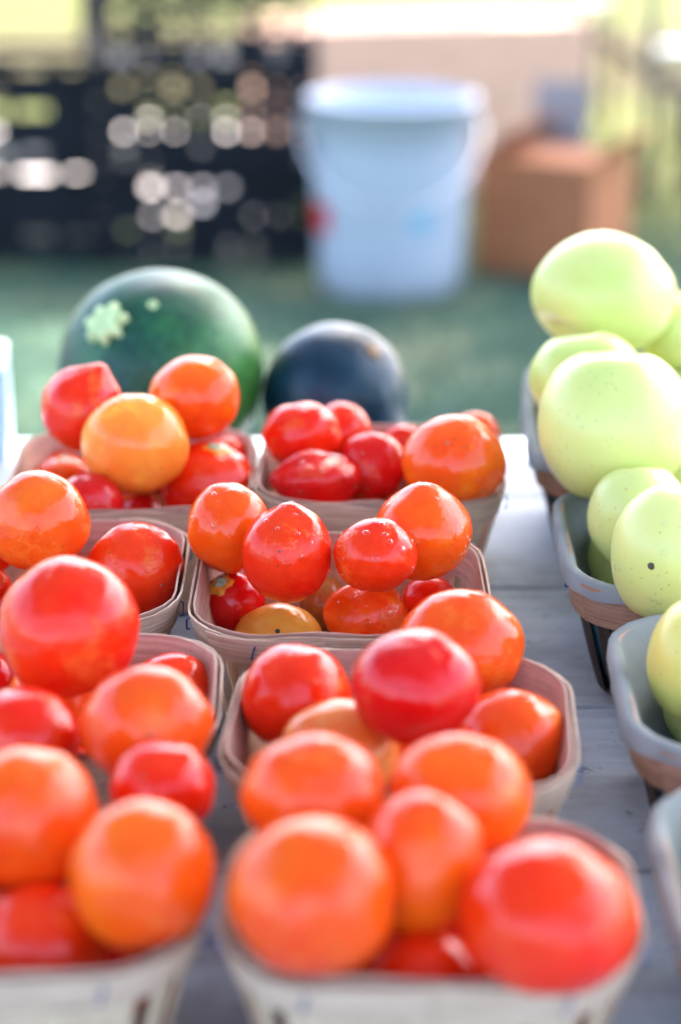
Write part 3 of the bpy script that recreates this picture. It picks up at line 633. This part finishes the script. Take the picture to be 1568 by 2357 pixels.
# (px, py, rx, ry, layer height above table, colour, label, extras)
T = [
 # back left basket
 (190, 940, 96, 98, .118, 'red', 'red tomato with a pointed tip leaning against the green melon', dict(axis=(.42, -.05, .9), tip=.20, tipw=.30)),
 (311, 1022, 123, 119, .112, 'yellow', 'yellow-orange round tomato, topmost in front of the green melon', dict(axis=(.1, .3, -.9))),
 (448, 915, 105, 97, .125, 'orange', 'orange tomato with a small red tip touching the green melon', dict(axis=(.45, .1, .8), tip=.07, tipw=.22)),
 (480, 1116, 110, 100, .072, 'red', 'red tomato with grey-green scar and cracks beside the yellow-orange one', dict(axis=(.17, .0, .98), scar=.22, dimple=.05, lobes=7, la=.015)),
 (522, 1064, 66, 61, .062, 'red', 'small shiny red tomato half hidden behind the cracked tomato', {}),
 (150, 1114, 82, 66, .050, 'redor', 'orange-red tomato with pale scar low in the back left basket', dict(axis=(0, .25, .97), scar=.2, dimple=.06)),
 (128, 1090, 74, 62, .055, 'red', 'red tomato lying under the pointed one at the basket wall', {}),
 (325, 1194, 60, 53, .040, 'deep', 'dark red tomato at the bottom front of the back left basket', {}),
 # back right basket
 (695, 1000, 90, 76, .100, 'red', 'glossy red tomato below the dark melon, left of its row', dict(lump=.05)),
 (786, 995, 68, 70, .085, 'red', 'pinkish red wet tomato just behind two glossy red ones', {}),
 (727, 1106, 98, 68, .072, 'deep', 'crinkled deep red tomato with wet dents at the basket front', dict(lobes=5, la=.05, lump=.08, axis=(-.9, -.1, .1), tip=.12)),
 (855, 1076, 80, 84, .078, 'deep', 'deep red tomato wedged left of the big orange one', dict(lump=.05)),
 (928, 1015, 44, 40, .075, 'red', 'small red tomato peeping out behind the big orange one', {}),
 (1043, 1065, 121, 111, .100, 'orange', 'big orange tomato on the right rim of its basket', dict(axis=(.2, -.7, -.7))),
 (1092, 1003, 62, 56, .072, 'orange', 'pale orange tomato half hidden behind the big orange one', {}),
 (880, 1166, 44, 38, .042, 'olive', 'dull olive tomato showing just above the basket rim', {}),
 # middle left
 (88, 1201, 117, 119, .105, 'redor', 'wide orange-red tomato with rough skin patches at the left edge', dict(lump=.04)),
 (208, 1160, 74, 76, .085, 'deep', 'small deep red tomato behind the wide orange-red one', {}),
 (313, 1311, 113, 110, .075, 'red', 'smooth red tomato in the rounded corner of its basket', dict(axis=(.1, .2, .97))),
 (-15, 1352, 42, 46, .060, 'red', 'sliver of red tomato at the left edge below the wide one', {}),
 # centre basket
 (527, 1214, 97, 105, .100, 'orange', 'orange freckled tomato at the left of the centre basket', dict(axis=(.2, .3, -.9))),
 (661, 1276, 107, 112, .098, 'red', 'red tomato with a small pointed top in the centre of the picture', dict(axis=(0.02, .05, 1), tip=.10, tipw=.30)),
 (866, 1277, 98, 84, .096, 'red', 'bright red wet tomato right of the pointed central one', dict(lump=.05)),
 (971, 1230, 115, 108, .105, 'orange', 'orange tomato with a red pointed top at the basket right side', dict(axis=(.05, .05, 1), tip=.14, tipw=.45)),
 (755, 1221, 66, 58, .070, 'orange', 'orange tomato showing behind the two central red ones', {}),
 (537, 1388, 74, 74, .052, 'deep', 'deep red tomato with green scar low in the centre basket corner', dict(axis=(-.35, -.38, .85), scar=.26, dimple=.03)),
 (642, 1482, 106, 95, .040, 'mottle', 'mottled yellow-orange tomato with a dark navel at the basket front', dict(axis=(0.0, -.72, .66), navel=.06)),
 (843, 1420, 97, 86, .052, 'orange', 'lobed orange tomato at the front of the centre basket', dict(axis=(.1, -.1, 1), lobes=5, la=.035, dimple=.05)),
 (992, 1386, 68, 61, .050, 'red', 'red tomato low beside the right wall of the centre basket', {}),
 (748, 1392, 56, 66, .040, 'olive', 'brownish green tomato in the dark gap of the centre basket', {}),
 # lower left (third row)
 (157, 1443, 163, 165, .118, 'red', 'huge red tomato on top at the left edge', dict(lump=.025)),
 (56, 1700, 128, 122, .092, 'red', 'red tomato under the huge one at the left edge', dict(free=True)),
 (340, 1668, 152, 138, .108, 'redor', 'orange-red tomato in front of the basket corner, left side', dict(free=True)),
 (398, 1592, 98, 92, .060, 'red', 'red tomato half hidden at the back of the third left basket', {}),
 (-20, 1570, 60, 70, .060, 'deep', 'dark red tomato sliver behind the huge one at left edge', {}),
 # third row centre
 (682, 1604, 128, 124, .085, 'red', 'red tomato at the left side of the third basket', {}),
 (955, 1579, 150, 134, .110, 'deep', 'big crimson tomato on top of the third basket', dict(lump=.03)),
 (1062, 1488, 145, 136, .085, 'redor', 'orange-red tomato with pale scratches behind the big crimson one', dict(lump=.03)),
 (1174, 1704, 133, 119, .065, 'redor', 'orange-red tomato against the inner right wall of the third basket', {}),
 (782, 1728, 137, 120, .080, 'pale', 'orange tomato with painted pale highlight among the red ones of the third basket', {}),
 # front left
 (374, 1812, 120, 108, .098, 'red', 'red tomato at the back of the bottom left basket', dict(free=True)),
 (62, 1881, 163, 167, .100, 'orange', 'orange tomato cut by the left edge above the bottom left basket', {}),
 (331, 2013, 171, 173, .100, 'orange', 'blurred orange tomato on the right of the bottom left basket', {}),
 (95, 2176, 155, 142, .060, 'red', 'red tomato low at the front of the bottom left basket', {}),
 (222, 1830, 45, 50, .060, 'redor', 'small orange-red tomato squeezed between two blurred ones, left', {}),
 # front centre
 (720, 1830, 162, 146, .112, 'redor', 'pinkish orange tomato in front of the one with painted pale highlight', dict(free=True)),
 (1058, 1833, 166, 148, .114, 'orange', 'orange tomato at the back right of the bottom basket', dict(free=True)),
 (720, 2063, 191, 184, .100, 'orange', 'large blurred orange tomato at the front of the bottom basket', {}),
 (973, 1981, 145, 166, .105, 'orange', 'tall orange tomato between the largest orange and red ones', {}),
 (1259, 2112, 206, 178, .100, 'red', 'largest red tomato in the lower right of the bottom basket', {}),
 (970, 2266, 140, 130, .060, 'red', 'red tomato low between the two largest ones', {}),
]
A_ = [
 (1383, 684, 164, 146, .168, 0, 'green apple on top of the farthest apple pile, stem hollow at lower left', dict(axis=(.62, .35, .50), stem=True, bot=.30)),
 (1560, 765, 90, 92, .138, 0, 'green apple behind the topmost one at the right edge', {}),
 (1352, 880, 130, 118, .138, 0, 'pale green apple squeezed below the topmost apple', {}),
 (1412, 988, 176, 186, .120, 0, 'large speckled green apple with water drops in the farthest apple basket', dict(axis=(.0, .15, 1))),
 (1262, 905, 48, 92, .085, 0, 'small strip of green apple against the cloth at far left of the pile', {}),
 (1470, 1200, 118, 128, .085, 0, 'cream green apple partly hidden in the middle apple basket', {}),
 (1535, 1288, 132, 182, .100, 0, 'green apple with a small dark hole in the middle apple basket', dict(axis=(.3, .2, .9), hole=(1495, 1297))),
 (1445, 1290, 92, 92, .045, 0, 'pale apple low in the middle apple basket under the others', {}),
 (1600, 1140, 105, 110, .075, 0, 'green apple at the right edge behind the one with a hole', {}),
 (1640, 1640, 110, 110, .05, 0, 'green apple low at the right edge under the blushed one', {}),
 (1600, 1532, 114, 160, .075, 1, 'yellow apple with a pink blush at the right edge', dict(axis=(.3, .1, .95))),
]
FR = []
for k, t_ in enumerate(T + A_):
    px, py, rxp, ryp, h = t_[:5]
    p = at_z(px, py, TZ + h); d = (p - Vector((0, 0, CAM_Z))).dot(Vector((0, cp, -sp)))
    el = math.atan2(CAM_Z - p.z, p.y); s_ = math.sin(el); c_ = math.cos(el)
    lo, hi = .5 * rxp, 1.3 * rxp                             # upright half-axis that gives the seen height
    for _ in range(30):
        m_ = (lo + hi) / 2
        if math.hypot(m_ * c_, (rxp + m_) / 2 * s_) < ryp: lo = m_
        else: hi = m_
    FR.append([px, py, rxp, lo, d])
# relax along each line of sight so that fruit touch instead of running through each other
D = np.array([f[4] for f in FR]); D0 = D.copy()
dirs = np.array([tuple(ray(f[0], f[1])) for f in FR]); RP = np.array([(f[2] * .62 + f[3] * .38) for f in FR]) / FPX
for it in range(500):
    P = dirs * D[:, None]; rad = RP * D; mv = np.zeros(len(D))
    for i in range(len(D)):
        df = P - P[i]; ds = np.linalg.norm(df, axis=1); ov = (rad + rad[i]) * .97 - ds; ov[i] = 0
        for j in np.where(ov > 1e-4)[0]:
            s = 1 if D0[i] > D0[j] else -1
            mv[i] += s * min(ov[j], .004) * .35
    mv += (D0 - D) * .01
    D += mv
    zmin = rad * .9 + .004                                   # not below the basket floor
    zc = CAM_Z - TZ + dirs[:, 2] * D
    for i in range(len(D)):
        if (T + A_)[i][7].get('free'): continue            # and not through the basket's front wall
        p_ = dirs[i] * D[i]
        for (bx_, by_, bw_, bd_) in BASKETS:
            if abs(p_[0] - bx_) < bw_ / 2 and abs(p_[1] - by_) < bd_ / 2 + .02 and zc[i] < RIM + .4 * rad[i]:
                hz_ = min(zc[i], RIM); reach = math.sqrt(max(0, rad[i] ** 2 - max(0, zc[i] - RIM) ** 2))
                fy = by_ - bd_ / 2 + .022 * (1 - hz_ / RIM) + .004 + reach
                if p_[1] < fy: D[i] += (fy - p_[1]) * .3
                break
    low = zc < zmin
    D = np.where(low, (CAM_Z - TZ - zmin) / -dirs[:, 2] * .5 + D * .5, D)

def drops(parent, vv, n_, seed, s0=.0009, s1=.0022, view=Vector((0, -1, .45))):
    rg = random.Random(seed); bm = bmesh.new()
    cand = [v for v in vv if v.normalized().dot(view.normalized()) > .25]
    for k in range(n_):
        p = rg.choice(cand); nrm = p.normalized(); r = rg.uniform(s0, s1)
        m4 = Matrix.Translation(p * .9995) @ nrm.to_track_quat('Z', 'Y').to_matrix().to_4x4() @ Matrix.Diagonal((r * rg.uniform(.8, 1.4), r, r * .55, 1))
        bmesh.ops.create_uvsphere(bm, u_segments=10, v_segments=6, radius=1, matrix=m4)
    o = bm_obj('water_drops', bm, M['water'], parent, True); o['kind'] = 'stuff'
def disc_on(name, parent, p, nrm, rad, mat, th=.0015, seed=0, lobes=0, amp=.15):
    q = Vector((0, 0, 1)).rotation_difference(nrm.normalized()); nseg = 22; vv, ff = [], []
    for (f, z) in ((1.0, -th), (.85, th * .5), (.45, th * .9), (.0001, th * .3)):
        for k in range(nseg):
            a = 2 * math.pi * k / nseg; rr_ = rad * f * (1 + amp * (mnoise.noise((math.cos(a) * 1.5 + seed, math.sin(a) * 1.5, seed)) if not lobes else math.cos(lobes * a)))
            vv.append(p + q @ Vector((rr_ * math.cos(a), rr_ * math.sin(a), z)))
    for i in range(3):
        for k in range(nseg): a, b = i * nseg + k, i * nseg + (k + 1) % nseg; ff.append((a, b, b + nseg, a + nseg))
    return mesh_obj(name, vv, ff, mat, parent, True)
rg0 = random.Random(11)
# more fruit underneath, settled into the baskets so that the heaps carry the top layer: (basket, x, y, z, radius)
rgf = random.Random(4)
FILL = [(f[0], Vector(f[1:4]), f[4]) for f in [(8, 0.187, 1.408, 0.727, 0.038), (8, 0.258, 1.412, 0.727, 0.036), (8, 0.235, 1.335, 0.69, 0.034), (0, -0.1748, 1.2718, 0.6786, 0.0231), (0, -0.1345, 1.3196, 0.7267, 0.0292), (0, -0.0996, 1.3124, 0.6791, 0.0236), (0, -0.1075, 1.2444, 0.6786, 0.0231), (0, -0.148, 1.3359, 0.6768, 0.0213), (0, -0.1644, 1.2306, 0.6768, 0.0213), (1, -0.0138, 1.2878, 0.6804, 0.0249), (1, 0.0648, 1.3024, 0.682, 0.0265), (1, 0.049, 1.2495, 0.6767, 0.0212), (1, 0.0103, 1.3368, 0.6776, 0.0221), (1, 0.0675, 1.2862, 0.7247, 0.0212), (1, 0.069, 1.3431, 0.704, 0.0215), (2, -0.2011, 1.055, 0.6828, 0.0273), (2, -0.2093, 1.137, 0.6782, 0.0227), (2, -0.1392, 1.0516, 0.6795, 0.024), (2, -0.1791, 1.1009, 0.6785, 0.023), (2, -0.1445, 1.1344, 0.681, 0.0255), (2, -0.1716, 1.0587, 0.7199, 0.0224), (2, -0.2168, 1.1367, 0.7318, 0.0223), (2, -0.2227, 1.0968, 0.6768, 0.0213), (2, -0.2223, 1.0449, 0.7254, 0.0219), (3, 0.0471, 1.029, 0.6777, 0.0222), (3, 0.0001, 1.0274, 0.6768, 0.0213), (4, -0.1484, 0.8971, 0.6853, 0.0298), (4, -0.146, 0.9452, 0.7136, 0.0281), (4, -0.1066, 0.9231, 0.6769, 0.0214), (4, -0.1868, 0.8851, 0.7158, 0.0213), (4, -0.1851, 0.9354, 0.677, 0.0215), (4, -0.0991, 0.8816, 0.6771, 0.0216), (5, 0.0047, 0.9223, 0.6779, 0.0224), (5, 0.0279, 0.8716, 0.6767, 0.0212), (5, 0.0288, 0.9046, 0.7115, 0.023), (5, -0.0159, 0.8814, 0.6777, 0.0222), (5, 0.0624, 0.8483, 0.6768, 0.0213), (5, 0.058, 0.9245, 0.6808, 0.0253), (6, -0.1021, 0.7418, 0.6786, 0.0231), (6, -0.1584, 0.7543, 0.684, 0.0285), (6, -0.182, 0.7274, 0.7253, 0.0278), (6, -0.0972, 0.7624, 0.7157, 0.0212), (6, -0.1652, 0.7051, 0.6786, 0.0231), (7, 0.0556, 0.7475, 0.6794, 0.0239), (7, 0.0801, 0.7117, 0.7079, 0.0254), (7, -0.0061, 0.7427, 0.6822, 0.0267), (7, -0.0099, 0.7183, 0.7232, 0.0227), (7, 0.0283, 0.7521, 0.7129, 0.0214), (9, 0.2501, 1.1289, 0.6909, 0.0354), (10, 0.2535, 0.9075, 0.6893, 0.0338), (10, 0.2535, 0.961, 0.7284, 0.0339), (11, 0.2327, 0.7351, 0.6865, 0.031), (11, 0.2072, 0.7024, 0.7276, 0.0301), (11, 0.2094, 0.7662, 0.7309, 0.0304)]]
WHERE = ['in front of the big green melon', 'in front of the small dark melon', 'at the left edge of the second row', 'in the middle of the picture', 'at the left edge of the third row', 'under the big crimson tomato', 'in the bottom left corner', 'at the bottom of the picture', 'farthest back on the right', 'with the brown rim on the right', 'with the blushed yellow apple', 'cut off by the lower right edge']
for k, (bi, p, r) in enumerate(FILL):
    axis = (rgf.uniform(-.6, .6), rgf.uniform(.1, 1), rgf.uniform(-.9, .4)); rz_ = r * rgf.uniform(.93, 1.0)
    if bi < 8:
        vv, ff, q = fruit_mesh(axis, r, r, rz_, 0, .35, 6, rgf.uniform(.004, .02), .02, .3, .02, .04, 300 + k * 1.7, 28, 18)
        kd, wd = rgf.choice((('red', 'red'), ('red', 'red'), ('deep', 'deep red'), ('redor', 'orange-red'), ('orange', 'orange')))
        o = mesh_obj('tomato', vv, ff, tomato_mat(kd), None, True, Vector(p)); tag(o, wd + ' tomato buried deep in the basket ' + WHERE[bi], 'tomato', wd + ' tomatoes buried in the basket ' + WHERE[bi])
    else:
        vv, ff, q = fruit_mesh(axis, r, r, rz_, 0, .3, 5, .012, .22, .3, .14, .035, 300 + k * 1.7, 28, 18, .06)
        o = mesh_obj('apple', vv, ff, apple_mat(0), None, True, Vector(p)); tag(o, 'green apple buried deep in the basket ' + WHERE[bi], 'apple', 'apples buried in the basket ' + WHERE[bi])
for k, t_ in enumerate(T + A_):
    px, py, rxp, rzp, _ = FR[k]; d = D[k]; loc = at_depth(px, py, d); rx, rz = rxp * d / FPX, rzp * d / FPX
    kind, label, ex = t_[5], t_[6], t_[7]
    if k < len(T):
        axis = ex.get('axis') or (rg0.uniform(-.6, .6), rg0.uniform(.2, 1), rg0.uniform(-.9, -.2))
        lob = ex.get('lobes', rg0.choice((5, 6, 7)))
        vv, ff, q = fruit_mesh(axis, rx, (rx + rz) / 2, rz, ex.get('tip', 0), ex.get('tipw', .35), lob, ex.get('la', rg0.uniform(.004, .02)), ex.get('dimple', 0), .3, 0.02, ex.get('lump', .034) * 1.5, k + 1.37)
        o = mesh_obj('tomato', vv, ff, tomato_mat(kind), None, True, loc); tag(o, label, 'tomato', 'tomatoes in the baskets')
        ax = Vector(axis).normalized()
        if ex.get('scar'):
            disc_on('shoulder_ring', o, surf_axis_point(vv) - ax * .0006, ax, rx * ex['scar'] * 1.55, M['ring'], .0010, k + 5, 0, .45)
            disc_on('stem_scar', o, surf_axis_point(vv) + ax * .0004, ax, rx * ex['scar'] * .85, M['scar'], .0012, k, 0, .35)
        if ex.get('navel'):
            disc_on('stem_scar', o, surf_axis_point(vv), ax, rx * ex['navel'], M['scar_dark'], .0010, k)
        if not ex.get('scar') and not ex.get('navel') and rg0.random() < .35:
            dv = Vector((rg0.uniform(-.7, .7), -1, rg0.uniform(-.35, .9))).normalized(); bp = max(vv, key=lambda v: v.normalized().dot(dv)); disc_on('blossom_scar', o, bp, bp.normalized(), rg0.uniform(.0006, .0014), M['scar_brown'], .0003, k)
        if k in (1, 8, 9, 10, 11, 13, 20, 21, 22, 23, 27): drops(o, vv, {10: 16, 9: 14, 22: 16, 23: 18}.get(k, 9), k)
    else:
        axis = ex.get('axis') or (rg0.uniform(-.3, .3), rg0.uniform(-.1, .4), 1)
        vv, ff, q = fruit_mesh(axis, rx, (rx + rz) / 2, rz, 0, .3, 5, .012, .22, .30, ex.get('bot', .14), .035, k + 2.1, taper=.06)
        o = mesh_obj('apple', vv, ff, apple_mat(kind), None, True, loc); tag(o, label, 'apple', 'apples in the lined baskets')
        ax = Vector(axis).normalized()
        bm = bmesh.new(); p0 = surf_axis_point(vv)
        if ex.get('stem'): tube(bm, [p0 - ax * .002, p0 + ax * .008, p0 + ax * .016 + Vector((.002, 0, .001))], [.0014, .0012, .0016], 6); bm_obj('stem', bm, M['bark'], o, True)
        else: bm.free()
        if ex.get('hole'):
            hr = ray(*ex['hole']).normalized(); best = max(vv, key=lambda v: (v.normalized().dot(((at_depth(*ex['hole'], d) - hr * rx * .93) - loc).normalized())))
            disc_on('worm_hole', o, best, best.normalized(), .0022, M['scar_dark'], .0005, 3)
        if k - len(T) in (3, 6): drops(o, vv, 12, k, .0008, .0020)

# melons
def melon(name, px, py, rx, rz, dist, mat, label, seed, axis):
    loc = Vector(((px - 784) / FPX * (dist * cp + (CAM_Z - TZ - rz) * sp), dist, TZ + rz))
    vv, ff, q = fruit_mesh(axis, rx, rx, rz, 0, .3, 10, .004, .035, .35, .02, .02, seed, 64, 40)
    o = mesh_obj(name, vv, ff, mat, None, True, loc); return o, vv
def surf_at(o, vv, px, py, d):
    c0 = Vector((0, 0, CAM_Z)); r = ray(px, py).normalized()
    return max(vv, key=lambda v: -((o.location + v - c0).cross(r)).length * 10 - (o.location + v - c0).length)
mo, mv_ = melon('green_melon', 370, 0, .0815, .0825, 1.513, M['rind'], 'big glossy green melon with a pale star shaped stem stump', 3, (-.62, -.62, .5))
tag(mo, None, 'melon')
p = surf_at(mo, mv_, 250, 748, 1.55); nrm = Vector((p.x / .0815 ** 2, p.y / .0815 ** 2, p.z / .0825 ** 2)).normalized()
q = Vector((0, 0, 1)).rotation_difference(nrm); vv, ff = [], []; ns = 48
for (f, z, am) in ((1.0, -.004, .30), (1.04, .004, .30), (.90, .0075, .28), (.66, .0085, .2), (.35, .0070, .1), (.02, .0062, 0)):
    for k in range(ns):
        a = 2 * math.pi * k / ns; rr_ = .0142 * f * (1 + am * math.cos(7 * a + .4) * .75 + .06 * math.cos(2 * a) + .14 * mnoise.noise((math.cos(a) * 3, math.sin(a) * 3, z * 60)))
        vv.append(p + q @ Vector((rr_ * math.cos(a), rr_ * math.sin(a), z + .0009 * mnoise.noise((a * 3, f * 9, 4)))))
for i in range(5):
    for k in range(ns): a, b = i * ns + k, i * ns + (k + 1) % ns; ff.append((a, b, b + ns, a + ns))
mesh_obj('stem_stump', vv, ff, M['stem'], mo, True)
p = surf_at(mo, mv_, 352, 703, 1.55); disc_on('bud_scar', mo, p, p.normalized(), .0042, M['stem'], .0016, 4, 5, .2)
m2, mv2 = melon('dark_melon', 772, 0, .0585, .0610, 1.513, M['dark_rind'], '', 9, (.5, -.55, .62))
tag(m2, 'small dark blue-green melon behind the baskets', 'melon')
p = surf_at(m2, mv2, 862, 802, 1.55); disc_on('bud_scar', m2, p, p.normalized(), .0075, M['scar_brown'], .0016, 6, 0, .4)
tag(mo, 'big glossy green melon with a pale star shaped stem stump', 'melon', 'melons at the back of the table'); m2['group'] = 'melons at the back of the table'

# paper carton at the left edge
p = at_z(12, 1062, TZ); t = empty('drink_carton', (p.x - .028, p.y + .03, TZ), R(4)); tag(t, 'pale blue carton cut off by the left edge of the table', 'carton')
bm = bmesh.new(); box(bm, -.028, .028, -.028, .028, 0, .078, .0025); bm_obj('carton_body', bm, M['tin'], t)
bm = bmesh.new(); box(bm, -.0285, .0285, -.0285, .0285, .0785, .088, .003); bm_obj('lid', bm, M['white_paint'], t)
